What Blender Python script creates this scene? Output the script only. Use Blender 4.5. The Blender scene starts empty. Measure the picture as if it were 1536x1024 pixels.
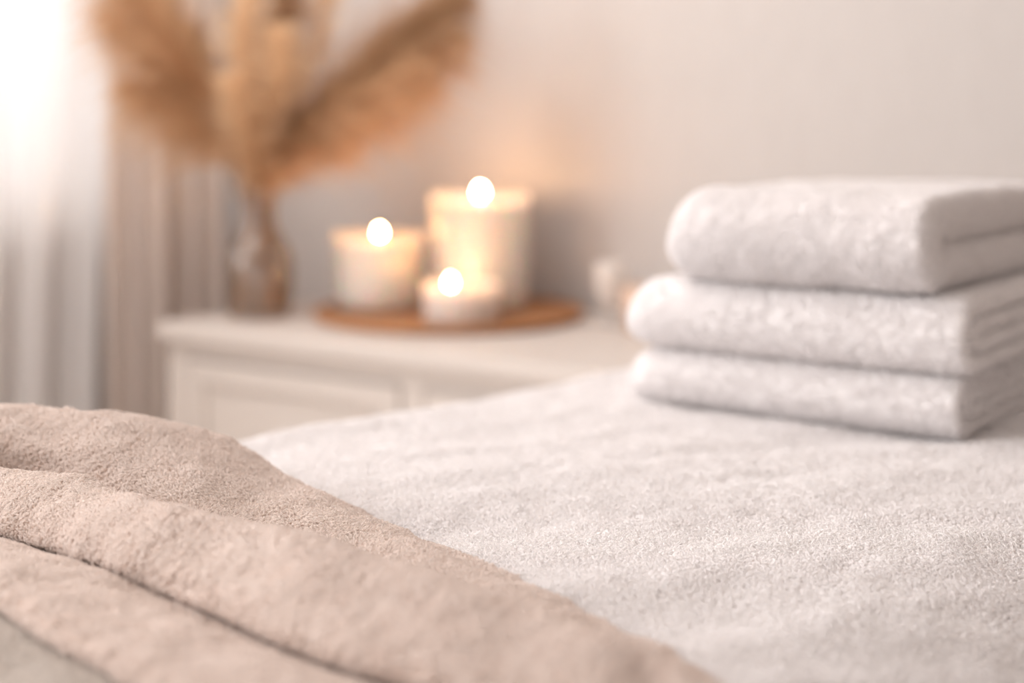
import bpy, bmesh, math
import numpy as np
from mathutils import Vector

S = bpy.context.scene
COL = S.collection
RNG = np.random.default_rng(11)
PI = math.pi

# ------------------------------------------------------------------ camera, world, lights
CAMZ = 0.90                     # camera height; the bed top lies 0.25 m lower
BEDZ = 0.65
F = 2133.33                     # 50 mm lens on a 36 mm sensor, 1536 px wide
HOR = 200.0                     # picture row of the horizon (lens shifted down)
cam = bpy.data.cameras.new('camera')
cam.lens = 50; cam.sensor_width = 36
cam.shift_y = -(512 - HOR) / 1536
cam.clip_start = 0.01
cam.dof.use_dof = True
cam.dof.focus_distance = 0.86
cam.dof.aperture_fstop = 2.45
camo = bpy.data.objects.new('camera', cam); COL.objects.link(camo)
camo.location = (0, 0, CAMZ); camo.rotation_euler = (PI / 2, 0, 0)
S.camera = camo

w = bpy.data.worlds.new('World'); S.world = w; w.use_nodes = True
bg = w.node_tree.nodes['Background']
bg.inputs['Color'].default_value = (1.0, 0.955, 0.935, 1)
bg.inputs['Strength'].default_value = 0.86

S.view_settings.view_transform = 'Standard'
S.view_settings.look = 'None'
S.view_settings.exposure = 0.60
S.view_settings.gamma = 1.0
S.view_settings.use_curve_mapping = False
S.cycles.max_bounces = 10
S.cycles.diffuse_bounces = 5
S.cycles.transparent_max_bounces = 16
S.cycles.sample_clamp_indirect = 6.0
S.cycles.caustics_reflective = False
S.cycles.use_denoising = True

# room axes: U runs along the back wall to the right, V away from the camera into the back wall
A = math.radians(35)
U = np.array([math.cos(A), -math.sin(A)]); V = np.array([math.sin(A), math.cos(A)])
FC = np.array([-0.575, 2.30])          # front left corner of the dresser top


def room(u, v):
    return FC + u * U + v * V


WALLV = 0.555                           # back wall
WALLU = -0.46                           # left wall


def area(name, u, v, z, su, sz, power, color=(1, 1, 1), face='U'):
    l = bpy.data.lights.new(name, 'AREA'); l.shape = 'RECTANGLE'
    l.size = su; l.size_y = sz; l.energy = power; l.color = color
    o = bpy.data.objects.new(name, l); COL.objects.link(o)
    p = room(u, v); o.location = (p[0], p[1], z)
    d = Vector((U[0], U[1], 0)) if face == 'U' else Vector((-V[0], -V[1], 0))
    o.rotation_euler = d.to_track_quat('-Z', 'Z').to_euler()
    return o


# daylight outside the far window, then fill light behind an added, unseen near window
area('daylight_far_window', WALLU - 0.40, -0.45, 1.45, 1.45, 1.6, 11, (0.98, 0.98, 1.0))
area('fill_light_near', WALLU - 0.35, -2.0, 1.55, 1.5, 1.9, 80, (0.98, 0.98, 1.0))
# added fill light with no fixture, above the frame on the left
l_ = bpy.data.lights.new('added_fill_light', 'POINT'); l_.shadow_soft_size = 0.22; l_.energy = 24; l_.color = (1.0, 0.96, 0.94)
o_ = bpy.data.objects.new('added_fill_light', l_); COL.objects.link(o_); o_.location = (-0.78, 1.78, 1.95)


# ------------------------------------------------------------------ helpers
def at(px, py, z):
    """point of the level z seen at a picture position"""
    D = (CAMZ - z) * F / (py - HOR)
    return np.array([(px - 768) / F * D, D, z])


def tag(o, label=None, cat=None, group=None, kind=None):
    if label: o['label'] = label
    if cat: o['category'] = cat
    if group: o['group'] = group
    if kind: o['kind'] = kind
    return o


def mesh_obj(name, verts, faces, m=None, parent=None, smooth=True, loc=None):
    me = bpy.data.meshes.new(name)
    me.from_pydata([tuple(v) for v in np.asarray(verts, float)], [], [tuple(int(i) for i in f) for f in faces])
    me.update()
    if smooth:
        me.polygons.foreach_set('use_smooth', [True] * len(me.polygons))
    o = bpy.data.objects.new(name, me); COL.objects.link(o)
    if m: me.materials.append(m)
    if parent: o.parent = parent
    if loc is not None: o.location = loc
    return o


def bm_obj(name, bm, m, parent=None, smooth=False, loc=None):
    me = bpy.data.meshes.new(name); bm.to_mesh(me); bm.free()
    if smooth: me.polygons.foreach_set('use_smooth', [True] * len(me.polygons))
    me.materials.append(m)
    o = bpy.data.objects.new(name, me); COL.objects.link(o)
    if parent: o.parent = parent
    if loc is not None: o.location = loc
    return o


def empty(name, loc, rz=0.0):
    o = bpy.data.objects.new(name, None); COL.objects.link(o)
    o.location = loc; o.rotation_euler = (0, 0, rz); o.empty_display_size = 0.05
    return o


def box_bm(bm, x0, x1, y0, y1, z0, z1, bev=0.0):
    r = bmesh.ops.create_cube(bm, size=1.0)
    for v in r['verts']:
        v.co = Vector((x0 + (v.co.x + .5) * (x1 - x0), y0 + (v.co.y + .5) * (y1 - y0), z0 + (v.co.z + .5) * (z1 - z0)))
    if bev:
        es = list({e for v in r['verts'] for e in v.link_edges})
        bmesh.ops.bevel(bm, geom=es, offset=bev, segments=3, affect='EDGES', profile=0.6)


def box(name, x0, x1, y0, y1, z0, z1, m, parent=None, bev=0.0):
    bm = bmesh.new(); box_bm(bm, x0, x1, y0, y1, z0, z1, bev)
    return bm_obj(name, bm, m, parent)


def lathe(name, prof, m, parent=None, n=64, loc=None, wob=None):
    """surface of revolution of a list of (radius, height)"""
    P = np.array(prof, float); k = len(P)
    th = np.linspace(0, 2 * PI, n, endpoint=False)
    vs = np.stack([P[:, None, 0] * np.cos(th), P[:, None, 0] * np.sin(th), np.repeat(P[:, 1][:, None], n, 1)], -1)
    if wob: vs[..., 2] += wob(vs[..., 0], vs[..., 1])
    fs = []
    for i in range(k - 1):
        for j in range(n):
            a, b = i * n + j, i * n + (j + 1) % n
            fs.append((a, b, b + n, a + n))
    o = mesh_obj(name, vs.reshape(-1, 3), fs, m, parent, True, loc)
    bm = bmesh.new(); bm.from_mesh(o.data); bmesh.ops.remove_doubles(bm, verts=bm.verts, dist=1e-6)
    bmesh.ops.recalc_face_normals(bm, faces=bm.faces)
    bm.to_mesh(o.data); bm.free()
    return o


def tube_arrays(path, rad, n=8):
    path = np.asarray(path, float); k = len(path)
    t = np.gradient(path, axis=0); t /= np.linalg.norm(t, axis=1)[:, None]
    ref = np.array([0.31, 0.87, 0.38])
    a = np.cross(t, ref); a /= np.linalg.norm(a, axis=1)[:, None]; b = np.cross(t, a)
    th = np.linspace(0, 2 * PI, n, endpoint=False)
    rad = np.broadcast_to(rad, (k,))
    vs = path[:, None] + rad[:, None, None] * (np.cos(th)[None, :, None] * a[:, None] + np.sin(th)[None, :, None] * b[:, None])
    fs = [(i * n + j, i * n + (j + 1) % n, (i + 1) * n + (j + 1) % n, (i + 1) * n + j) for i in range(k - 1) for j in range(n)]
    fs.append(tuple(range(n))[::-1]); fs.append(tuple((k - 1) * n + j for j in range(n)))
    return vs.reshape(-1, 3), fs


# value noise on numpy arrays
_perm = np.random.default_rng(5).random((64, 64, 64)).astype(np.float32)


def noise(p, s, off=0.0):
    q = np.asarray(p, float) * s + off
    i = np.floor(q).astype(int); f = q - i; f = f * f * (3 - 2 * f)
    r = 0
    for a in (0, 1):
        for b in (0, 1):
            for c in (0, 1):
                wgt = (f[..., 0] if a else 1 - f[..., 0]) * (f[..., 1] if b else 1 - f[..., 1]) * (f[..., 2] if c else 1 - f[..., 2])
                r = r + wgt * _perm[(i[..., 0] + a) % 64, (i[..., 1] + b) % 64, (i[..., 2] + c) % 64]
    return r * 2 - 1


def catmull(P, n):
    """resample the rows of P (k, ..., 3) with n steps between neighbours"""
    P = np.asarray(P, float)
    E = np.concatenate([[2 * P[0] - P[1]], P, [2 * P[-1] - P[-2]]])
    out = []
    for i in range(len(P) - 1):
        p0, p1, p2, p3 = E[i], E[i + 1], E[i + 2], E[i + 3]
        for t in np.linspace(0, 1, n, endpoint=False):
            out.append(0.5 * (2 * p1 + (p2 - p0) * t + (2 * p0 - 5 * p1 + 4 * p2 - p3) * t * t + (3 * p1 - p0 - 3 * p2 + p3) * t ** 3))
    out.append(P[-1])
    return np.array(out)


def grid_faces(r, c, closed_c=False):
    i, j = np.meshgrid(np.arange(r - 1), np.arange(c if closed_c else c - 1), indexing='ij')
    j2 = (j + 1) % c
    return np.stack([i * c + j, i * c + j2, (i + 1) * c + j2, (i + 1) * c + j], -1).reshape(-1, 4)


# ------------------------------------------------------------------ materials
def mat(name, base=(0.8, 0.8, 0.8), rough=0.6, **kw):
    m = bpy.data.materials.new(name); m.use_nodes = True
    b = m.node_tree.nodes['Principled BSDF']
    b.inputs['Base Color'].default_value = (*base, 1); b.inputs['Roughness'].default_value = rough
    for k, v in kw.items():
        b.inputs[k].default_value = v
    return m


def add_noise_color(m, c1, c2, scale, detail=3, coord='Object', stretch=(1, 1, 1), bump=0.0, bump_dist=0.002):
    nt = m.node_tree; b = nt.nodes['Principled BSDF']
    tc = nt.nodes.new('ShaderNodeTexCoord'); mp = nt.nodes.new('ShaderNodeMapping')
    mp.inputs['Scale'].default_value = stretch
    nz = nt.nodes.new('ShaderNodeTexNoise'); nz.inputs['Scale'].default_value = scale; nz.inputs['Detail'].default_value = detail
    mx = nt.nodes.new('ShaderNodeMix'); mx.data_type = 'RGBA'
    mx.inputs['A'].default_value = (*c1, 1); mx.inputs['B'].default_value = (*c2, 1)
    nt.links.new(tc.outputs[coord], mp.inputs[0]); nt.links.new(mp.outputs[0], nz.inputs['Vector'])
    nt.links.new(nz.outputs['Fac'], mx.inputs['Factor']); nt.links.new(mx.outputs['Result'], b.inputs['Base Color'])
    if bump:
        bp = nt.nodes.new('ShaderNodeBump'); bp.inputs['Strength'].default_value = bump; bp.inputs['Distance'].default_value = bump_dist
        nt.links.new(nz.outputs['Fac'], bp.inputs['Height']); nt.links.new(bp.outputs[0], b.inputs['Normal'])
    return m


WHITE_T = (0.885, 0.858, 0.853)
BEIGE_T = (0.80, 0.705, 0.65)


def terry(name, c, v=0.05):
    m = mat(name, c, 0.9)
    lo = tuple(x * (1 - v) for x in c); hi = tuple(min(1, x * (1 + v)) for x in c)
    add_noise_color(m, lo, hi, 260, 2, bump=0.5, bump_dist=0.0015)
    b = m.node_tree.nodes['Principled BSDF']; b.inputs['Specular IOR Level'].default_value = 0.15
    return m


def pile_mat(name, c, v=0.06):
    m = bpy.data.materials.new(name); m.use_nodes = True; nt = m.node_tree
    b = nt.nodes['Principled BSDF']; b.inputs['Roughness'].default_value = 0.75
    b.inputs['Specular IOR Level'].default_value = 0.04
    hi = nt.nodes.new('ShaderNodeHairInfo'); mr = nt.nodes.new('ShaderNodeMix'); mr.data_type = 'RGBA'
    mr.inputs['A'].default_value = (*[x * (1 - v) for x in c], 1); mr.inputs['B'].default_value = (*[min(1, x * (1 + v)) for x in c], 1)
    nt.links.new(hi.outputs['Random'], mr.inputs['Factor']); nt.links.new(mr.outputs['Result'], b.inputs['Base Color'])
    tr = nt.nodes.new('ShaderNodeBsdfTranslucent'); nt.links.new(mr.outputs['Result'], tr.inputs['Color'])
    ms = nt.nodes.new('ShaderNodeMixShader'); ms.inputs[0].default_value = 0.36
    out = nt.nodes['Material Output']
    nt.links.new(b.outputs[0], ms.inputs[1]); nt.links.new(tr.outputs[0], ms.inputs[2]); nt.links.new(ms.outputs[0], out.inputs[0])
    return m


M_white = terry('white_terry', WHITE_T)
M_whitep = pile_mat('white_terry_pile', WHITE_T)
M_beige = terry('beige_terry', BEIGE_T)
M_beigep = pile_mat('beige_terry_pile', BEIGE_T)
M_wall = add_noise_color(mat('linen_wall', rough=0.9), (0.535, 0.50, 0.48), (0.585, 0.55, 0.53), 60, 4, stretch=(1, 1, 0.25), bump=0.12, bump_dist=0.002)
M_taupe = mat('taupe_wall', (0.50, 0.45, 0.42), 0.9)
M_wallside = add_noise_color(mat('painted_wall', rough=0.9), (0.74, 0.70, 0.67), (0.78, 0.74, 0.71), 30, 3)
M_ceil = mat('ceiling_paint', (0.8, 0.77, 0.74), 0.9)
M_floor = add_noise_color(mat('pale_oak', rough=0.5), (0.45, 0.34, 0.25), (0.58, 0.46, 0.35), 6, 5, stretch=(1, 12, 1), bump=0.1)
M_trim = mat('white_trim', (0.8, 0.77, 0.74), 0.5)
M_dresser = add_noise_color(mat('cream_lacquer', rough=0.45), (0.58, 0.525, 0.485), (0.62, 0.565, 0.525), 14, 4, stretch=(1, 6, 6), bump=0.05)
M_wood = add_noise_color(mat('oiled_wood', rough=0.45), (0.33, 0.14, 0.055), (0.50, 0.24, 0.10), 18, 5, stretch=(1, 9, 1), bump=0.1)
M_wick = mat('wick', (0.03, 0.02, 0.015), 0.9)


def wax_mat(name, c, sss=1.0):
    return mat(name, c, 0.45, **{'Subsurface Weight': sss, 'Subsurface Radius': (0.05, 0.026, 0.013), 'Subsurface Scale': 2.0})


M_wax = wax_mat('cream_wax', (0.95, 0.90, 0.84))


def frosted(name, tint, k_transp=0.35, k_trl=0.7):
    m = bpy.data.materials.new(name); m.use_nodes = True; nt = m.node_tree
    for n in list(nt.nodes): nt.nodes.remove(n)
    out = nt.nodes.new('ShaderNodeOutputMaterial')
    tr = nt.nodes.new('ShaderNodeBsdfTranslucent'); df = nt.nodes.new('ShaderNodeBsdfDiffuse'); tp = nt.nodes.new('ShaderNodeBsdfTransparent')
    gl = nt.nodes.new('ShaderNodeBsdfGlossy'); gl.inputs['Roughness'].default_value = 0.15
    for n in (tr, df): n.inputs['Color'].default_value = (*tint, 1)
    m1 = nt.nodes.new('ShaderNodeMixShader'); m1.inputs[0].default_value = k_trl
    m2 = nt.nodes.new('ShaderNodeMixShader'); m2.inputs[0].default_value = k_transp
    m3 = nt.nodes.new('ShaderNodeMixShader'); m3.inputs[0].default_value = 0.04
    L = nt.links.new
    L(df.outputs[0], m1.inputs[1]); L(tr.outputs[0], m1.inputs[2]); L(m1.outputs[0], m2.inputs[1]); L(tp.outputs[0], m2.inputs[2])
    L(m2.outputs[0], m3.inputs[1]); L(gl.outputs[0], m3.inputs[2]); L(m3.outputs[0], out.inputs[0])
    return m


M_jar = frosted('frosted_jar_glass', (0.97, 0.93, 0.88), 0.62, 0.5)
M_votive = frosted('frosted_votive_glass', (0.93, 0.88, 0.84), 0.25, 0.5)
M_sheer = frosted('sheer_voile', (0.94, 0.925, 0.92), 0.08, 0.5)
M_drape = frosted('beige_linen', (0.86, 0.78, 0.73), 0.0, 0.25)
M_glass = frosted('thin_clear_glass', (0.8, 0.76, 0.72), 0.955, 0.3)
M_glass.node_tree.nodes['Mix Shader.002'].inputs[0].default_value = 0.12
M_glass.node_tree.nodes['Transparent BSDF'].inputs['Color'].default_value = (0.86, 0.78, 0.70, 1)
M_glass.node_tree.nodes['Glossy BSDF'].inputs['Roughness'].default_value = 0.08
M_pane = frosted('window_pane', (0.9, 0.9, 0.9), 0.96, 0.3)


def flame_mat(name, c, s):
    m = bpy.data.materials.new(name); m.use_nodes = True; nt = m.node_tree
    nt.nodes.remove(nt.nodes['Principled BSDF'])
    e = nt.nodes.new('ShaderNodeEmission'); e.inputs[0].default_value = (*c, 1); e.inputs[1].default_value = s
    nt.links.new(e.outputs[0], nt.nodes['Material Output'].inputs[0])
    return m


def plume_mat(name, c1, c2):
    m = pile_mat(name, c1)
    mr = [n for n in m.node_tree.nodes if n.type == 'MIX'][0]
    mr.inputs['A'].default_value = (*[x * 1.22 for x in c1], 1); mr.inputs['B'].default_value = (*[x * 1.22 for x in c2], 1)
    return m


# ------------------------------------------------------------------ loops of terry pile
def sample_grid(G, n, weight=None, mask=None):
    """random points and normals on a vertex grid G (r, c, 3)"""
    a, b, c, d = G[:-1, :-1], G[:-1, 1:], G[1:, 1:], G[1:, :-1]
    nr = np.cross(c - a, d - b)
    ar = np.linalg.norm(nr, axis=-1) / 2
    wgt = ar.copy()
    if weight is not None: wgt = wgt * weight((a + b + c + d) / 4)
    if mask is not None: wgt = wgt * mask
    cs = np.cumsum(wgt.ravel()); tot = cs[-1]
    k = np.minimum(np.searchsorted(cs, RNG.random(n) * tot), cs.size - 1)
    s, t = RNG.random((2, n, 1))
    R = lambda x: x.reshape(-1, 3)[k]
    p = R(a) * (1 - s) * (1 - t) + R(b) * s * (1 - t) + R(c) * s * t + R(d) * (1 - s) * t
    nn = R(nr); nn = nn / np.maximum(np.linalg.norm(nn, axis=1), 1e-12)[:, None]
    return p, nn


def pile(name, p, nn, h, span, rad, m, parent, kind=None, lean=0.8, clump=1.0, sc=None):
    """a coat of little standing thread loops; h, span, rad may be arrays"""
    n = len(p)
    h = np.broadcast_to(h, n)[:, None] * (0.7 + 0.6 * RNG.random((n, 1)))
    span = np.broadcast_to(span, n)[:, None] * (0.6 + 0.8 * RNG.random((n, 1)))
    rad = np.broadcast_to(rad, n)
    # lean directions that drift slowly over the cloth so that loops gather into tufts
    f = np.stack([noise(p, 95 * clump, 3.1), noise(p, 95 * clump, 17.7), noise(p, 95 * clump, 31.9)], -1)
    g = np.stack([noise(p, 28 * clump, 5.1), noise(p, 28 * clump, 11.7), noise(p, 28 * clump, 41.9)], -1)
    d = f * 1.0 + g * 0.8 + RNG.normal(0, 0.33, (n, 3))
    d -= (d * nn).sum(1)[:, None] * nn
    a = RNG.normal(0, 1, (n, 3)); a -= (a * nn).sum(1)[:, None] * nn
    a /= np.linalg.norm(a, axis=1)[:, None]
    a = a + 0.8 * d; a /= np.linalg.norm(a, axis=1)[:, None]
    ld = d * lean * h
    q = [p - nn * h * 0.15,
         p + nn * h * 0.62 + ld * 0.5 - a * span * 0.12,
         p + nn * h * 1.0 + ld * 1.1 + a * span * 0.35,
         p + nn * h * 0.72 + ld * 1.1 + a * span * 0.95,
         p + nn * h * 0.05 + ld * 0.6 + a * span * 0.85]
    P = np.stack(q, 1).astype(np.float32)
    cu = bpy.data.hair_curves.new(name)
    cu.add_curves([5] * n)
    cu.attributes['position'].data.foreach_set('vector', P.ravel())
    ra = cu.attributes.get('radius') or cu.attributes.new('radius', 'FLOAT', 'POINT')
    ra.data.foreach_set('value', np.repeat(rad, 5).astype(np.float32))
    cu.materials.append(m)
    o = bpy.data.objects.new(name, cu); COL.objects.link(o); o.parent = parent
    o['kind'] = 'stuff'
    return o


# ------------------------------------------------------------------ the room shell
RW, RD, RH = 4.2, 4.8, 2.5
rz = -A


def wall_frame(name, kind='structure'):
    p = room(0, 0); e = empty(name, (p[0], p[1], 0), rz)
    return e


shell = []
for nm, b_, m_ in (('floor', (WALLU - .1, WALLU + RW, WALLV - RD, WALLV + .1, -0.05, 0.0), M_floor),
                   ('ceiling', (WALLU - .1, WALLU + RW, WALLV - RD, WALLV + .1, RH, RH + 0.05), M_ceil),
                   ('shade_wall_right', (WALLU + RW, WALLU + RW + .1, WALLV - RD, WALLV + .1, 0, RH), M_taupe),  # unseen wall, added to keep fill light off the towel ends
                   ('wall_back', (WALLU - .1, WALLU + RW, WALLV, WALLV + .1, 0, RH), M_wall)):
    o = box(nm, *b_, m_); o.location = (FC[0], FC[1], 0); o.rotation_euler = (0, 0, rz); tag(o, kind='structure')
# left wall with its window and an added second opening for fill (v measured from the dresser front)
W1 = (-1.20, 0.25, 0.745, 2.15)        # v0, v1, sill, head
W_FILL = (-2.65, -1.35, 0.745, 2.15)  # unseen second window, added to let fill light in
bm = bmesh.new()
x0, x1 = WALLU - .1, WALLU
for (v0, v1, z0, z1) in ((W1[1], WALLV, 0, RH), (W_FILL[1], W1[0], 0, RH), (WALLV - RD, W_FILL[0], 0, RH),
                         (W1[0], W1[1], 0, W1[2]), (W1[0], W1[1], W1[3], RH), (W_FILL[0], W_FILL[1], 0, W_FILL[2]), (W_FILL[0], W_FILL[1], W_FILL[3], RH)):
    box_bm(bm, x0, x1, v0, v1, z0, z1)
o = bm_obj('wall_left', bm, M_wallside); o.location = (FC[0], FC[1], 0); o.rotation_euler = (0, 0, rz); tag(o, kind='structure')
for k, W in enumerate((W1, W_FILL)):  # the second frame belongs to the added fill window
    bm = bmesh.new(); v0, v1, z0, z1 = W; fx0, fx1 = WALLU - .08, WALLU - .03
    for bx_ in ((v0, v0 + .05, z0, z1), (v1 - .05, v1, z0, z1), (v0, v1, z0, z0 + .05), (v0, v1, z1 - .05, z1)):
        box_bm(bm, fx0, fx1, bx_[0], bx_[1], bx_[2], bx_[3])
    o = bm_obj('window_%d' % (k + 1), bm, M_trim); o.location = (FC[0], FC[1], 0); o.rotation_euler = (0, 0, rz); tag(o, kind='structure')
    box('pane', WALLU - .058, WALLU - .054, v0 + .05, v1 - .05, z0 + .05, z1 - .05, M_pane, o)
    box('window_sill', WALLU - .02, WALLU + .03, v0 - .03, v1 + .03, z0 - .03, z0, M_trim, o)
for nm, b_ in (('baseboard_back', (WALLU, WALLU + RW, WALLV - .015, WALLV, 0, .09)), ('baseboard_left', (WALLU, WALLU + .015, WALLV - RD, WALLV - .015, 0, .09))):
    o = box(nm, *b_, M_trim); o.location = (FC[0], FC[1], 0); o.rotation_euler = (0, 0, rz); tag(o, kind='structure')


# ------------------------------------------------------------------ curtains
def curtain(name, v0, v1, x, amp, waves, z0, z1, m, seed, taper=0.0):
    nv, nz = 260, 40
    t = np.linspace(0, 1, nv); zz = np.linspace(0, 1, nz)
    T, Z = np.meshgrid(t, zz, indexing='ij')
    pnt = np.stack([T * 3 + seed, Z * 0.7, T * 0], -1)
    ph = 2 * PI * (waves * T + 0.35 * noise(pnt, 1.7, seed))
    am = amp * (0.75 + 0.35 * noise(pnt, 2.3, seed + 9)) * (0.8 + 0.35 * (1 - Z))
    X = x + am * np.sin(ph) + am * 0.25 * np.sin(2.3 * ph + seed)
    Y = v0 + (v1 - v0) * T + am * 0.3 * np.cos(ph)
    P = np.stack([X, Y, z0 + (z1 - z0) * Z], -1)
    o = mesh_obj(name, P.reshape(-1, 3), grid_faces(nv, nz), m)
    so = o.modifiers.new('thickness', 'SOLIDIFY'); so.thickness = 0.0012
    o.location = (FC[0], FC[1], 0); o.rotation_euler = (0, 0, rz)
    return o


c = curtain('sheer_curtain', -1.25, 0.27, WALLU + 0.07, 0.018, 15, 0.03, 2.28, M_sheer, 2.0)
tag(c, 'translucent white sheer curtain glowing with daylight, at the left edge of the photo', 'curtain')
c = curtain('linen_drape', 0.165, 0.325, WALLU + 0.118, 0.014, 2.6, 0.02, 2.28, M_drape, 4.0)
tag(c, 'beige linen drape hanging beside the bright sheer curtain, the lighter drape', 'curtain')
c = curtain('linen_drape', 0.325, 0.50, WALLU + 0.075, 0.014, 2.2, 0.02, 2.28, M_drape, 8.0)
tag(c, 'shaded brownish linen drape hanging in the room corner behind the vase', 'curtain')
for v0, v1 in ((-3.5, 0.53),):
    vs, fs = tube_arrays([(WALLU + .09, v0, 2.30), (WALLU + .09, (v0 + v1) / 2, 2.30), (WALLU + .09, v1, 2.30)], 0.012, 16)
    o = mesh_obj('curtain_rod', vs, fs, M_trim); o.location = (FC[0], FC[1], 0); o.rotation_euler = (0, 0, rz)
    tag(o, 'white curtain rod above the window carrying the curtains', 'curtain rod')

# ------------------------------------------------------------------ dresser
DTOP = 0.595
p = FC
dr = empty('dresser', (p[0], p[1], 0), rz)
tag(dr, 'low cream wooden dresser with panelled drawers standing against the back wall', 'dresser')
DL, DD = 1.25, 0.54
bm = bmesh.new()
box_bm(bm, .012, DL - .012, .03, DD - .01, 0.06, DTOP - .026)          # carcass
for (a0, a1, b0, b1) in ((.012, .06, .014, .03), (.50, .54, .014, .03), (DL - .06, DL - .012, .014, .03)):
    box_bm(bm, a0, a1, b0, b1, 0.06, DTOP - .026, .002)
box_bm(bm, .06, DL - .06, .0145, .03, DTOP - .052, DTOP - .0265)
box_bm(bm, .06, DL - .06, .0145, .03, 0.06, 0.10)
bm_obj('carcass', bm, M_dresser, dr)
box('dresser_top', 0, DL, 0, DD, DTOP - .026, DTOP, M_dresser, dr, .004)
for (a0, a1) in ((.064, .496), (.544, DL - .064)):
    for (z0, z1) in ((0.375, DTOP - .056), (0.105, 0.365)):
        bm = bmesh.new()
        box_bm(bm, a0, a1, .018, .032, z0, z1, .001)
        fw = .035
        for bx_ in ((a0, a1, z1 - fw, z1), (a0, a1, z0, z0 + fw), (a0, a0 + fw, z0 + fw, z1 - fw), (a1 - fw, a1, z0 + fw, z1 - fw)):
            box_bm(bm, bx_[0], bx_[1], .012, .02, bx_[2], bx_[3], .0015)
        d = bm_obj('drawer', bm, M_dresser, dr)
        lathe('knob', [(0.0001, 0), (.006, 0), (.006, .012), (.013, .016), (.014, .022), (.009, .027), (.0001, .028)], M_trim, d, 24,
              ).matrix_world = d.matrix_world
        kb = d.children[0]; kb.location = ((a0 + a1) / 2, .019, (z0 + z1) / 2 - 0.02); kb.rotation_euler = (PI / 2, 0, 0)
for (a, b) in ((.03, .04), (DL - .07, .04), (.03, DD - .07), (DL - .07, DD - .07)):
    box('leg', a, a + .04, b, b + .04, 0, 0.06, M_dresser, dr, .003)


# ------------------------------------------------------------------ wooden tray
def place(u, v, z=DTOP):
    q = room(u, v); return (q[0], q[1], z)


TR = 0.223
tray = lathe('wooden_tray', [(0.0001, 0), (TR * .93, 0), (TR * .985, .003), (TR, .010), (TR, .0145), (TR * .985, .016), (TR * .965, .0145),
                             (TR * .95, .008), (TR * .93, .0065), (0.0001, .0065)], M_wood, n=96, loc=place(.352, .318))
tag(tray, 'round brown wooden tray carrying the three lit candles on the dresser', 'tray')
TZ = DTOP + .0066


# ------------------------------------------------------------------ candles
def flame(parent, h, r, c, s, z, dx=0, dy=0):
    pr = []
    for t in np.linspace(0, 1, 18):
        pr.append((max(r * (math.sin(PI * t ** 0.72)) ** 0.85, 1e-5), t * h))
    f = lathe('flame', pr, flame_mat('flame', c, s), parent, 20); f.location = (dx, dy, z)
    return f


def candle(name, u, v, R, H, wax_drop, label, cat, fl, votive=False, taper=1.06, off=(0, 0), tz=TZ):
    x, y, z = place(u, v, tz)
    t = empty(name, (x, y, z)); tag(t, label, cat, 'lit candles on the wooden tray')
    Rb, Rt = R / taper, R
    gth = 0.0035
    rad = lambda q: Rb + (Rt - Rb) * q / H
    outer = [(0.0001, 0), (Rb - .006, 0), (Rb - .001, .002)] + [(rad(q), q) for q in np.linspace(.006, H - .002, 8)] + [(rad(H) - gth / 2, H)]
    inner = [(rad(q) - gth, q) for q in np.linspace(H - .002, .012, 8)] + [(Rb - .012, .007), (0.0001, .007)]
    lathe('glass_jar', outer + inner, M_votive if votive else M_jar, t, 96)
    wz = H - wax_drop
    prof = [(0.0001, .0075), (Rb - .013, .0075)] + [(rad(q) - gth - .0006, q) for q in np.linspace(.013, wz - .001, 6)] + \
           [(rad(wz) * .88, wz - .001), (rad(wz) * .5, wz - .003), (0.0001, wz - .004)]
    lathe('wax', prof, M_wax, t, 96)
    vs, fs = tube_arrays([(off[0], off[1], wz - .006), (off[0] + .0006, off[1], wz + .004), (off[0] + .002, off[1], wz + .009)], .0011, 8)
    mesh_obj('wick', vs, fs, M_wick, t)
    fh, fr, fc, fs_ = fl
    flame(t, fh, fr, fc, fs_, wz + .005, off[0] + .001, off[1])
    return t


candle('jar_candle', .357, .397, .085, .197, .014, 'tallest lit cream candle in a glass jar, at the back of the tray', 'candle', (.022, .0068, (1, .58, .30), 210))
candle('jar_candle', .219, .296, .078, .129, .012, 'medium-height lit cream candle in a glass jar, left on the tray', 'candle', (.0175, .0052, (1, .50, .18), 230))
candle('votive_candle', .434, .243, .061, .062, .012, 'smallest lit white candle in a low glass, at the front of the tray', 'candle', (.017, .0050, (1, .50, .18), 190), True, 1.04, (-.018, 0))

# faint small things behind, between the tray and the towels
x, y, z = place(.615, .40)
gb = lathe('glass_goblet', [(0.0001, 0), (.022, 0), (.023, .002), (.008, .006), (.005, .012), (.006, .02), (.016, .032), (.024, .05), (.0265, .075), (.024, .10),
                            (.0225, .0998), (.0245, .075), (.022, .051), (.014, .035), (.0001, .028)], M_votive, n=48, loc=(x, y, z))
tag(gb, 'small pale glass goblet on the dresser between the tray and the towels', 'glass')
x, y, z = place(.70, .36)
cp = lathe('ceramic_cup', [(0.0001, 0), (.027, 0), (.030, .004), (.034, .03), (.035, .068), (.0325, .070), (.031, .067), (.030, .03), (.026, .008), (0.0001, .007)],
           mat('peach_ceramic', (0.66, 0.47, 0.36), 0.5), n=48, loc=(x, y, z))
tag(cp, 'small peach cup on the dresser half hidden behind the folded towels', 'cup')

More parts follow.
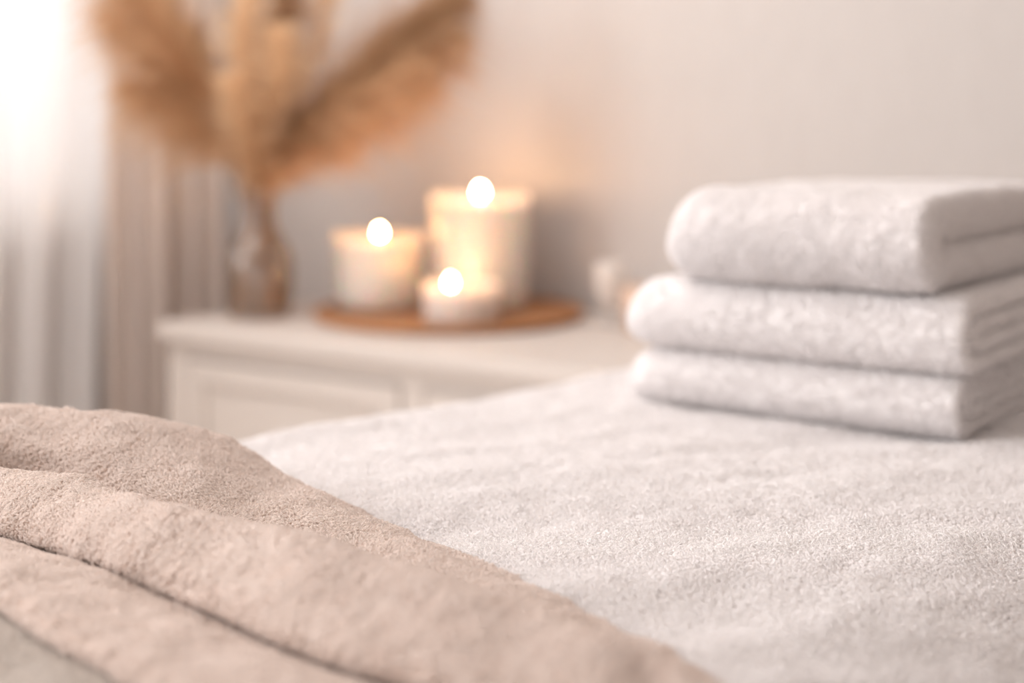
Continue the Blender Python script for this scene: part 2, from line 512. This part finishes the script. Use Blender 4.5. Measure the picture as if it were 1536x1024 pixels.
# ------------------------------------------------------------------ vase and pampas grass
vx, vy, vz = place(.088, .142)
outer = [(0.0001, 0), (.044, 0), (.049, .004), (.054, .025), (.0575, .055), (.0575, .085), (.052, .11), (.040, .132), (.032, .148), (.0285, .165), (.0285, .195), (.032, .222)]
oc = catmull(np.array([(a, 0, b) for a, b in outer]), 4)[:, [0, 2]]
inner = [(max(a - .0028, .0001), max(b, .006)) for a, b in oc[::-1]]
vase = lathe('glass_vase', [tuple(q) for q in oc] + inner, M_glass, n=72, loc=(vx, vy, vz))
tag(vase, 'round clear glass vase with narrow neck holding pampas grass on the dresser', 'vase')

M_stem = add_noise_color(mat('straw_stem', rough=0.7), (0.40, 0.24, 0.12), (0.52, 0.34, 0.19), 30, 3)
PL = {'tan': plume_mat('tan_plume', (0.47, 0.31, 0.18), (0.70, 0.49, 0.315)),
      'brown': plume_mat('brown_plume', (0.33, 0.20, 0.11), (0.49, 0.32, 0.19)),
      'cream': plume_mat('cream_plume', (0.64, 0.475, 0.31), (0.78, 0.62, 0.44))}


def px3(px, py, D):
    return np.array([(px - 768) / F * D, D, CAMZ - (py - HOR) / F * D])


def pampas(label, colour, ctrl, start, wid, n, depth, droop=0.5, seed=0):
    """ctrl: places the stalk passes (picture col, row, distance); start = share where the plume begins"""
    base = np.array([[vx + RNG.uniform(-.036, .036), vy + RNG.uniform(-.03, .03), vz + .012],
                     [vx + RNG.uniform(-.018, .018), vy + RNG.uniform(-.014, .014), vz + .175]])
    pts = np.concatenate([base, [px3(*c_) for c_ in ctrl]])
    path = catmull(pts, 24)
    seg = np.r_[0, np.cumsum(np.linalg.norm(np.diff(path, axis=0), axis=1))]; L = seg[-1]
    base_e = empty('pampas_grass', tuple(path[0])); tag(base_e, label, 'dried grass', 'pampas grass stems in the vase')
    org = path[0]
    vs, fs = tube_arrays(path - org, np.interp(seg / L, [0, .5, 1], [.0070, .0036, .0007]), 8)
    mesh_obj('stem', vs, fs, M_stem, base_e)
    r = np.random.default_rng(seed); n = int(n * .36); start -= .06
    s = start + (1 - start) * r.random(n) ** 0.9
    p0 = np.stack([np.interp(s * L, seg, path[:, k]) for k in range(3)], -1)
    tg = np.stack([np.interp(np.minimum(s * L + .005, L), seg, path[:, k]) - np.interp(np.maximum(s * L - .005, 0), seg, path[:, k]) for k in range(3)], -1)
    tg /= np.linalg.norm(tg, axis=1)[:, None]
    q = (s - start) / (1 - start)
    prof = np.sin(PI * np.clip(q, 0, 1) ** 0.85) ** 0.8 * 1.0 + 0.12
    rd = r.normal(0, 1, (n, 3)); rd -= (rd * tg).sum(1)[:, None] * tg; rd /= np.linalg.norm(rd, axis=1)[:, None]
    wl = wid * prof * (0.35 + 0.9 * r.random(n) ** 1.6)
    ll = (wl * 2.1 + .02)[:, None]
    dirn = tg * 0.9 + rd * (0.3 + 0.65 * r.random((n, 1)))
    g = np.array([0, 0, -1.0])
    k5 = []
    for t in (0, .25, .5, .75, 1.0):
        k5.append(p0 + dirn * ll * t + (g * droop * t ** 2.2) * ll + r.normal(0, .0022, (n, 3)) * t)
    P = (np.stack(k5, 1) - org).astype(np.float32)
    cu = bpy.data.hair_curves.new('plume'); cu.add_curves([5] * n)
    cu.attributes['position'].data.foreach_set('vector', P.ravel())
    ra = cu.attributes.get('radius') or cu.attributes.new('radius', 'FLOAT', 'POINT')
    ra.data.foreach_set('value', np.tile(np.array([.0004, .0005, .00055, .0005, .0002], np.float32), n))
    cu.materials.append(PL[colour])
    o = bpy.data.objects.new('plume', cu); COL.objects.link(o); o.parent = base_e
    o['kind'] = 'stuff'
    return base_e


VD = vy
pampas('tall tan pampas plume leaning far left in front of the window light', 'tan', [(372, 232, VD), (300, 140, VD - .02), (225, 20, VD - .05), (150, -90, VD - .07)], .44, .050, 5200, .5, .45, 1)
pampas('brown pampas plume leaning up left behind the tan ones', 'brown', [(370, 230, VD + .03), (312, 150, VD + .05), (255, 40, VD + .08), (215, -80, VD + .1)], .40, .045, 3600, .5, .3, 2)
pampas('lowest left pampas plume, its tan tip drooping towards the drapes', 'tan', [(372, 245, VD - .02), (318, 205, VD - .04), (262, 165, VD - .06), (190, 125, VD - .08)], .42, .036, 3400, .5, .5, 3)
pampas('pale cream pampas plume standing upright in the middle of the bunch', 'cream', [(392, 215, VD - .05), (372, 130, VD - .07), (362, 40, VD - .08), (385, -90, VD - .09)], .40, .026, 3400, .5, .25, 4)
pampas('upright brown pampas plume just right of the pale middle one', 'brown', [(400, 215, VD + .02), (415, 120, VD + .03), (425, 20, VD + .03), (430, -110, VD + .03)], .38, .042, 4200, .5, .25, 5)
pampas('short pale pampas tuft low in the middle above the vase neck', 'cream', [(390, 262, VD - .04), (380, 225, VD - .06), (384, 165, VD - .07)], .50, .028, 1800, .5, .25, 6)
pampas('large brown pampas plume arching to the upper right', 'brown', [(432, 222, VD), (500, 150, VD - .01), (585, 68, VD - .02), (690, -10, VD - .03)], .40, .058, 5600, .5, .35, 7)
pampas('tan pampas plume reaching right over the candles', 'tan', [(432, 232, VD - .03), (490, 190, VD - .05), (560, 150, VD - .08), (640, 105, VD - .11)], .42, .042, 3800, .5, .5, 8)
pampas('short tan pampas plume bending low right beside the vase neck', 'tan', [(420, 248, VD - .02), (458, 218, VD - .04), (520, 200, VD - .06)], .48, .030, 2200, .5, .45, 9)
pampas('short cream tuft bulging left of the middle of the bunch', 'cream', [(388, 235, VD - .06), (366, 175, VD - .09), (352, 118, VD - .10)], .66, .024, 1500, .5, .2, 14)
pampas('small cream tuft high in the middle of the bunch', 'cream', [(398, 215, VD - .05), (416, 125, VD - .08), (420, 48, VD - .10)], .72, .026, 1500, .5, .2, 15)
pampas('thin wispy tan plume at the far left, its tip nearest the sheer curtain', 'tan', [(366, 238, VD - .01), (290, 172, VD - .03), (222, 85, VD - .06), (150, 20, VD - .1)], .50, .042, 1600, .5, .5, 10)
pampas('small plume in dark brown for the shading in the gap left of the pale middle plume', 'brown', [(376, 238, VD + .04), (338, 180, VD + .05), (306, 110, VD + .06), (285, 40, VD + .07)], .42, .036, 2400, .5, .3, 11)  # its dark colour puts shading inside the bunch
pampas('thin pale plume rising just right of the upright brown plume', 'cream', [(412, 232, VD), (446, 150, VD), (476, 60, VD + .02), (500, -50, VD + .03)], .46, .034, 1500, .5, .3, 12)
pampas('long wispy tan plume between the big brown one and the one over the candles', 'tan', [(434, 228, VD), (505, 168, VD - .02), (590, 112, VD - .03), (690, 60, VD - .04)], .46, .050, 2600, .5, .4, 13)

# ------------------------------------------------------------------ bed with its white terry cover
P0 = np.array([-0.234, 1.172])
E1 = np.array([0.700, 0.714]); E1 /= np.linalg.norm(E1)
E2 = np.array([E1[1], -E1[0]])
B1MIN, B1MAX, B2MAX = -1.25, 0.70, 0.77
RL, RR, RF = 0.035, 0.20, 0.045       # roll of the left, right (near) and far edge
OC = P0 + E1 * (B1MIN + B1MAX) / 2 + E2 * B2MAX / 2


def roll(d, R):
    t = np.clip(1 - d / R, 0, 1)
    return R * (1 - np.sqrt(np.clip(1 - t * t, 0, 1))) * 0.85


def bed_drop(xy):
    """how far the bed surface lies under its level top at a place"""
    q = np.asarray(xy) - P0
    a, b = q @ E1, q @ E2
    dl, dr_, df, dn = b, B2MAX - b, B1MAX - a, a - B1MIN
    z = roll(np.maximum(dl, 0), RL) + roll(np.maximum(dr_, 0), RR) + roll(np.maximum(df, 0), RF) + roll(np.maximum(dn, 0), RF)
    out = np.maximum(0, -np.minimum(np.minimum(dl, dr_), np.minimum(df, dn)))
    return np.minimum(z, RR) + np.minimum(out * 6, .35)


def bed_wave(P):
    p3 = np.stack([P[..., 0], P[..., 1], 0 * P[..., 0]], -1)
    # soft creases that run across the bed
    ax = (P[..., 0] * 0.93 + P[..., 1] * 0.36); ay = (-P[..., 0] * 0.36 + P[..., 1] * 0.93)
    q = np.stack([ax * 3.0, ay * 11, ax * 0], -1)
    return 0.0042 * noise(q, 1.4, 2.0) + 0.002 * noise(q, 3.1, 8.0) + 0.0012 * noise(p3, 42, 4.0)


nth = 720
th = np.linspace(0, 2 * PI, nth, endpoint=False)
# rounded rectangle outline by walking the perimeter
hw1, hw2, cr = (B1MAX - B1MIN) / 2, B2MAX / 2, 0.075
segs = []
for (cx, cy, a0) in ((hw1 - cr, hw2 - cr, 0), (-hw1 + cr, hw2 - cr, PI / 2), (-hw1 + cr, -hw2 + cr, PI), (hw1 - cr, -hw2 + cr, 1.5 * PI)):
    for t in np.linspace(0, PI / 2, 24):
        segs.append((cx + cr * math.cos(a0 + t), cy + cr * math.sin(a0 + t)))
segs = np.array(segs + [segs[0]])
sl = np.r_[0, np.cumsum(np.linalg.norm(np.diff(segs, axis=0), axis=1))]
ss = np.linspace(0, sl[-1], nth, endpoint=False)
OUT = np.stack([np.interp(ss, sl, segs[:, 0]), np.interp(ss, sl, segs[:, 1])], -1)
rows = []
for k in np.r_[np.linspace(0.004, .86, 150), np.linspace(.862, 1, 90)[:-1], 1.0]:
    xy = OC + k * (OUT[:, :1] * E1 + OUT[:, 1:] * E2)
    z = BEDZ - bed_drop(xy)
    P = np.stack([xy[:, 0], xy[:, 1], z], -1)
    P[:, 2] += bed_wave(P)
    rows.append(P)
edge = rows[-1]
nrm = (OUT / np.linalg.norm(OUT, axis=1)[:, None]); nrm3 = nrm[:, :1] * E1 + nrm[:, 1:] * E2
for j, zt in enumerate(np.linspace(0.04, 1, 26)):
    P = edge.copy(); z1 = 0.03
    P[:, 2] = edge[:, 2] * (1 - zt) + z1 * zt
    wv = 0.016 * np.sin(ss * 2 * PI / 0.19 + 1.5 * np.sin(ss * 5)) * zt ** 0.7 + .003
    P[:, 0] += nrm3[:, 0] * wv; P[:, 1] += nrm3[:, 1] * wv
    rows.append(P)
G = np.array(rows)
fs = [tuple(f) for f in grid_faces(len(G), nth, True)]
cap = len(G) * nth
verts = np.concatenate([G.reshape(-1, 3), [[OC[0], OC[1], BEDZ]]])
fs += [(cap, (j + 1) % nth, j) for j in range(nth)]
bed = mesh_obj('massage_bed', verts, fs, M_white)
tag(bed, 'massage bed spread with a soft white terry cover, filling the foreground', 'bed')
bm = bmesh.new(); bm.from_mesh(bed.data); bmesh.ops.recalc_face_normals(bm, faces=bm.faces); bm.to_mesh(bed.data); bm.free()
lb = [o_ for o_ in ()]
GG = np.concatenate([G[:242], G[:242, :1]], 1)


def vis_w(c_):
    """denser thread loops where the cloth is near the camera and in its view"""
    x_, y_ = c_[..., 0], c_[..., 1]
    D = np.maximum(y_, .05)
    f_ = np.clip((0.62 - np.abs(x_ / D)) / .2, 0, 1) * np.clip((y_ - .3) / .2, 0, 1)
    low = np.where(c_[..., 2] < BEDZ - .2, .08, .3)
    return low + (np.clip(1.15 / D, .35, 1.9) ** 1.6 - low) * f_


NB = 760000
p, nn = sample_grid(GG, NB, vis_w)
nn *= np.sign(nn[:, 2:3] + 1e-9)
D = np.maximum(p[:, 1], .4)
k = np.clip(D / .85, 1, 2.0) + np.clip(np.abs(p[:, 0] / D) - .42, 0, .5) * .8
pile('terry_pile', p, nn, .0019 * k, .0014 * k, .00040 * k, M_whitep, bed, lean=.65)

# ------------------------------------------------------------------ beige terry throw
cols = np.concatenate([np.linspace(-620, 0, 90, endpoint=False), np.linspace(0, 1250, 420)])


def curve(pts):
    """pts: (col, row, height over the bed) -> (n, 3) points"""
    a = np.array(pts, float)
    # smooth interpolation along the columns
    def itp(vals):
        xs = a[:, 0]
        t = np.interp(cols, xs, np.arange(len(xs)))
        i = np.clip(t.astype(int), 0, len(xs) - 2); f = t - i
        v = np.concatenate([[2 * vals[0] - vals[1]], vals, [2 * vals[-1] - vals[-2]]])
        p0, p1, p2, p3 = v[i], v[i + 1], v[i + 2], v[i + 3]
        return 0.5 * (2 * p1 + (p2 - p0) * f + (2 * p0 - 5 * p1 + 4 * p2 - p3) * f * f + (3 * p1 - p0 - 3 * p2 + p3) * f ** 3)
    r, h = itp(a[:, 1]), np.maximum(itp(a[:, 2]), .001)
    D = (0.25 - h) * F / (r - HOR)
    return np.stack([(cols - 768) / F * D, D, BEDZ + h], -1)


X_ = lambda *r: [(c_, y_, h_) for c_, y_, h_ in r]
c_out = curve(X_((-620, 600, .060), (-300, 603, .062), (0, 611, .060), (150, 626, .055), (300, 655, .042), (345, 670, .036), (430, 722, .019), (520, 772, .012), (600, 814, .010), (700, 862, .009), (800, 908, .008), (910, 968, .007), (1000, 1015, .006), (1250, 1150, .006)))
c_back = c_out.copy(); c_back[:, 1] += 0.028; c_back[:, 0] += 0.010; c_back[:, 2] = BEDZ + .002
c_back2 = c_out.copy(); c_back2[:, 1] += 0.012; c_back2[:, 0] += .004; c_back2[:, 2] = BEDZ + (c_out[:, 2] - BEDZ) * .72
c_mid = curve(X_((-620, 660, .050), (-300, 660, .050), (0, 664, .045), (150, 682, .040), (300, 712, .030), (400, 750, .017), (470, 787, .012), (600, 850, .0085), (700, 890, .008), (800, 925, .0075), (910, 970, .007), (1000, 1015, .007), (1250, 1150, .007)))
c_dip = curve(X_((-620, 732, .018), (-300, 732, .018), (0, 736, .016), (150, 766, .013), (250, 796, .010), (400, 834, .007), (470, 858, .006), (600, 900, .005), (700, 930, .005), (800, 958, .005), (910, 992, .005), (1000, 1034, .005), (1250, 1180, .005)))
c_rdg = curve(X_((-620, 690, .036), (-300, 690, .036), (0, 711, .036), (130, 731, .035), (250, 762, .040), (400, 792, .041), (500, 822, .039), (600, 853, .038), (700, 882, .036), (800, 914, .033), (910, 958, .030), (1000, 990, .028), (1100, 1030, .027), (1250, 1085, .022)))
c_bel = curve(X_((-620, 720, .031), (-300, 722, .031), (0, 742, .031), (150, 775, .032), (250, 806, .033), (400, 846, .033), (500, 882, .032), (600, 916, .030), (700, 948, .028), (800, 978, .026), (910, 1012, .024), (1000, 1045, .020), (1250, 1160, .018)))
c_low = curve(X_((-620, 755, .020), (-300, 758, .020), (0, 781, .020), (150, 825, .020), (250, 864, .020), (350, 906, .020), (470, 958, .019), (560, 990, .018), (640, 1012, .017), (750, 1046, .016), (900, 1090, .015), (1250, 1210, .013)))
c_crs = curve(X_((-620, 768, .012), (-300, 772, .012), (0, 795, .012), (150, 841, .012), (250, 881, .012), (350, 925, .012), (470, 976, .012), (560, 1006, .011), (640, 1030, .011), (750, 1064, .010), (900, 1110, .010), (1250, 1230, .009)))
c_tck = c_crs.copy(); c_tck[:, 1] += .030; c_tck[:, 2] -= .003
c_emg = c_crs.copy(); c_emg[:, 1] += .006; c_emg[:, 2] -= .0085
c_sec = curve(X_((-620, 790, .012), (-300, 795, .012), (0, 822, .013), (150, 880, .015), (250, 930, .016), (350, 980, .017), (470, 1035, .016), (640, 1100, .014), (900, 1190, .012), (1250, 1300, .009)))
c_sec2 = curve(X_((-620, 845, .012), (-300, 850, .012), (0, 868, .0165), (60, 900, .017), (150, 947, .017), (250, 1004, .016), (350, 1060, .013), (470, 1120, .012), (640, 1190, .011), (900, 1270, .010), (1250, 1370, .009)))
c_edg = curve(X_((-620, 880, .012), (-300, 880, .012), (0, 902, .013), (60, 942, .013), (120, 975, .013), (180, 1008, .012), (250, 1050, .011), (350, 1110, .009), (470, 1170, .005), (640, 1240, .005), (900, 1320, .005), (1250, 1420, .005)))
c_und = c_edg.copy(); c_und[:, 1] += .018; c_und[:, 2] = BEDZ + .002
ctrl = np.array([c_back, c_back2, c_out, c_mid, c_dip, c_rdg, c_bel, c_low, c_crs, c_tck, c_emg, c_sec, c_sec2, c_edg, c_und])
TH = catmull(ctrl, 22)
TH[..., 2] = np.maximum(TH[..., 2], BEDZ + .0015)
gr_u = np.gradient(TH, axis=1); gr_v = np.gradient(TH, axis=0)
nr = np.cross(gr_u, gr_v); nr /= np.maximum(np.linalg.norm(nr, axis=-1), 1e-9)[..., None]
iout = 2 * 22
if nr[iout + 20, 300, 2] < 0: nr = -nr
disp = 0.0036 * noise(TH * np.array([1, 1.3, .3]), 13, 6.0) + 0.0021 * noise(TH, 30, 1.0) + 0.0008 * noise(TH, 75, 9.0)
rowid = np.arange(len(TH))[:, None]
damp = np.where((rowid > 8 * 22 - 16) & (rowid < 10 * 22 + 8), .15, 1.0) * np.where(rowid > 12.6 * 22, .2, 1.0)
TH = TH + nr * (disp * damp)[..., None]
TH[..., 2] -= bed_drop(TH[..., :2]) * 1.0
TH[..., 2] = np.maximum(TH[..., 2], 0.35)
ff = grid_faces(TH.shape[0], TH.shape[1])
throw = mesh_obj('terry_throw', TH.reshape(-1, 3), ff, M_beige)
tag(throw, 'rumpled beige terry throw lying in soft folds across the near side of the bed', 'blanket')
so = throw.modifiers.new('thickness', 'SOLIDIFY'); so.thickness = 0.0018; so.offset = 0
# normal orientation for the pile: away from the cloth's inside
NT = 380000


def vis_t(c_):
    x_, y_ = c_[..., 0], c_[..., 1]; D = np.maximum(y_, .05)
    return np.where((np.abs(x_ / D) < 0.42) & (y_ > .45), 1.0, 0.3)


p, nn = sample_grid(TH, NT, vis_t)
pu, nu = sample_grid(TH[iout + 18:iout + 30, 200:300], 10)
if nu[:, 2].mean() < 0: nn = -nn
pile('terry_pile', p, nn, .0026, .0017, .00042, M_beigep, throw, lean=.9)

# second small corner of a tan cloth tucked under the throw at the lower left
rows = []
cols_s = cols; cols = np.linspace(-420, 66, 60)
k1 = curve(X_((-420, 905, .003), (0, 890, .003), (66, 930, .0025)))
k2 = curve(X_((-420, 912, .0028), (0, 905, .0028), (66, 936, .002)))
k3 = curve(X_((-420, 920, .002), (0, 923, .002), (30, 931, .002), (66, 944, .0015)))
k4 = k3.copy(); k4[:, 1] -= .002; k4[:, 2] = BEDZ - .002
cols = cols_s
HM = catmull(np.array([k1, k2, k3, k4]), 6)
HM[..., 2] += .0092
HM[..., 2] -= bed_drop(HM[..., :2]) * 1.0
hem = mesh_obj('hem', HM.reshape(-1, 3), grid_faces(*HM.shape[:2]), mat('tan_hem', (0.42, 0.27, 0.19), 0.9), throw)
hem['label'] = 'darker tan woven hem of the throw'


# greyish terry layer, darker than the cover, flat under the throw at the lower left
b0 = c_edg.copy(); b0[:, 1] += .045; b0[:, 0] += .01
q_ = np.linspace(0, 1, 60)[:, None, None]
sel = (cols > -420) & (cols < 620)
b0 = b0[sel]
far_ = b0[None]; near_ = b0.copy(); near_[:, 1] = near_[:, 1] * .45 + .02; near_[:, 0] = near_[:, 0] * .8
GT = far_ * (1 - q_) + near_[None] * q_
eg = np.clip(np.minimum(np.minimum(q_[..., 0], 1 - q_[..., 0]) * 14, np.minimum(np.arange(len(b0)), len(b0) - 1 - np.arange(len(b0)))[None] / 8.0), 0, 1)
GT[..., 2] = BEDZ - .001 + .0065 * eg ** .5 + .0012 * noise(GT, 30, 3.0) * eg - bed_drop(GT[..., :2])
flat = mesh_obj('flat_terry_layer', GT.reshape(-1, 3), grid_faces(*GT.shape[:2]), terry('grey_terry', (0.66, 0.60, 0.55)))
tag(flat, 'greyish terry layer lying flat under the beige throw, bottom left corner of the photo', 'towel')
p, nn = sample_grid(GT, 90000, vis_t); nn *= np.sign(nn[:, 2:3] + 1e-9)
pile('terry_pile', p, nn, .0022, .0016, .00042, pile_mat('grey_terry_pile', (0.66, 0.60, 0.55)), flat, lean=.8)

# ------------------------------------------------------------------ stack of folded towels
AX = np.array([0.2447, -0.1777]); AX /= np.linalg.norm(AX)
AY = np.array([-AX[1], AX[0]])


def offset_path(pts, n):
    return catmull(np.array([(a, 0, b) for a, b in pts]), n)[:, [0, 2]]


def towel(px_left, px_right, py_right, z0, H, W, kind, label, seed, endR=0.045, slotdrop=0):
    """folded towel: one thick sheet folded like a U (or a coil), fold to the front"""
    # front bottom right corner on level z0
    pr = at(px_right, py_right, BEDZ + z0)[:2]
    # front left corner: same front line, column px_left
    s_ = (px_left - 768) / F
    # pr - s*AX has x/y = s_
    L = (pr[0] - s_ * pr[1]) / (AX[0] - s_ * AX[1])
    pl = pr - L * AX
    if kind == 'U':
        T = H / 2 * 0.90; r = H / 4
        path = [(W, 3 * r), (W * .8, 3 * r), (W * .5, 3.03 * r), (.11, 3.0 * r), (.05, 3 * r), (r * 1.4, 2.98 * r)]
        path += [(r * 1.25 - r * 1.0 * math.sin(a), 2 * r + r * math.cos(a)) for a in np.linspace(.35, PI - .35, 7)]
        path += [(r * 1.4, r * 1.02), (.05, r), (.11, r), (W * .5, r), (W * .8, r), (W, r)]
    else:
        T = H / 4 * 0.84; r = H / 8
        path = [(W, 7 * r), (W * .6, 7 * r), (.12, 7 * r), (4.2 * r, 6.98 * r)]
        path += [(3.7 * r - 2.7 * r * math.sin(a), 4 * r + 3 * r * math.cos(a)) for a in np.linspace(.3, PI - .3, 9)]
        path += [(4.2 * r, 1.02 * r), (.12, r), (W * .6, r), (W - 3 * r, r)]
        path += [(W - 2.2 * r + r * math.sin(a), 2 * r - r * math.cos(a)) for a in np.linspace(.5, PI - .5, 4)]
        path += [(W - 3 * r, 3 * r), (W * .5, 3 * r), (.10, 3 * r), (5.3 * r, 3.03 * r)]
        path += [(4.9 * r - 1.0 * r * math.sin(a), 4 * r + r * math.cos(PI - a)) for a in np.linspace(.4, PI - .4, 5)]
        path += [(5.3 * r, 4.97 * r), (.10, 5 * r), (W * .6, 5 * r), (W * .93, 5 * r)]
    c2 = offset_path(path, 5)
    t = np.gradient(c2, axis=0); t /= np.linalg.norm(t, axis=1)[:, None]
    nv = np.stack([-t[:, 1], t[:, 0]], -1)
    sg = np.r_[0, np.cumsum(np.linalg.norm(np.diff(c2, axis=0), axis=1))]
    e2 = np.sqrt(np.clip(1 - (1 - np.clip(np.minimum(sg, sg[-1] - sg) / (T * .5), 0, 1)) ** 2, 0.0, 1))
    xs = np.concatenate([np.linspace(0, .05, 26), np.linspace(.05, L - .05, 60)[1:-1], np.linspace(L - .05, L, 34)])
    er = T * 0.55
    e1 = np.sqrt(np.clip(1 - (1 - np.clip(np.minimum(xs / er, (L - xs) / (er * .62)), 0, 1)) ** 2, 0, 1))
    # the closed left end rounds off as a whole, the right end only a little
    EL = (1 - (1 - np.clip(xs / endR, 0, 1)) ** 2.2) ** .45
    ER = (1 - (1 - np.clip((L - xs) / (H * .2), 0, 1)) ** 2) ** .5
    E = (0.30 + .70 * EL) * (0.93 + .07 * ER)
    h = T / 2
    up, dn = [], []
    for xk, a, e in zip(xs, e1, E):
        mid = H / 2
        for s, lst in ((1, up), (-1, dn)):
            q = c2 + s * nv * (h * a * e2)[:, None]
            z = mid * (.25 + .75 * e) + (q[:, 1] - mid) * e if False else mid * e ** .6 + (q[:, 1] - mid) * e
            dep = q[:, 0] + (1 - e) * 0.03
            xy = pl + xk * AX + dep[:, None] * AY
            lst.append(np.stack([xy[:, 0], xy[:, 1], z], -1))
    up = np.array(up); dn = np.array(dn)
    out = []
    for s, Gq in ((1, up), (-1, dn)):
        g1 = np.gradient(Gq, axis=0); g2 = np.gradient(Gq, axis=1)
        n_ = np.cross(g1, g2); n_ /= np.maximum(np.linalg.norm(n_, axis=-1), 1e-9)[..., None]
        n_ *= -1 if s > 0 else 1
        amt = min(1, T / .03) * .0024 * noise(Gq + seed, 22, seed) + min(1, T / .03) * .0009 * noise(Gq + seed, 60, seed + 3)
        wgt = (e1[:, None] * e2[None, :])[..., None]
        out.append(Gq + n_ * amt[..., None] * wgt)
    up, dn = out
    # sag and puff of the whole towel
    org = np.array([*(pl + AX * L / 2 + AY * W / 2), BEDZ + z0])
    def fin(Gq):
        Gq = Gq.copy(); Gq[..., 2] = np.clip(Gq[..., 2], 0.0, None)
        Gq[..., :2] -= org[:2]
        return Gq
    up, dn = fin(up), fin(dn)
    r_, c_ = up.shape[:2]
    f1 = grid_faces(r_, c_); f2 = grid_faces(r_, c_)[:, ::-1] + r_ * c_
    o = mesh_obj('folded_towel', np.concatenate([up.reshape(-1, 3), dn.reshape(-1, 3)]), np.concatenate([f1, f2]), M_white, loc=tuple(org))
    bm = bmesh.new(); bm.from_mesh(o.data); bmesh.ops.remove_doubles(bm, verts=bm.verts, dist=1e-5)
    bmesh.ops.recalc_face_normals(bm, faces=bm.faces); bm.to_mesh(o.data); bm.free()
    tag(o, label, 'towel', 'folded towels stacked on the bed')
    ps, ns = [], []
    for Gq, sgn, cnt in ((up, 1, 80000), (dn, -1, 80000)):
        p_, n_ = sample_grid(Gq, cnt)
        cen = np.interp  # noqa
        ps.append(p_); ns.append(n_ * sgn)
    # orientation test: the outer face of the upper layer must look up
    tp = sample_grid(up[30:60, :6], 20)[1][:, 2].mean()
    td = sample_grid(dn[30:60, :6], 20)[1][:, 2].mean()
    # up side is offset by +nv; at the path's start the path runs towards the front, so +nv points down there
    ns[0] = ns[0] * (-1 if tp * 1 > 0 else 1)
    ns[1] = ns[1] * (-1 if td * 1 > 0 else 1) * -1 * -1
    ns[1] = ns[1]
    P_ = np.concatenate(ps); N_ = np.concatenate(ns)
    N_[len(ps[0]):] *= 1
    pile('terry_pile', P_, N_, .0018, .0015, .00045, M_whitep, o, lean=.5)
    return o


t1 = towel(932, 1434, 667, 0.0015, .0525, .27, 'coil', 'bottom folded white towel of the stack, resting on the bed cover', 1.3)
t2 = towel(927, 1444, 572, .0545, .0645, .275, 'coil', 'middle folded white towel of the stack, with coiled folds at its right end', 4.1)
t3 = towel(992, 1402, 446, .1195, .082, .315, 'U', 'top folded white towel, the thickest and shortest of the stack', 7.7, .05)
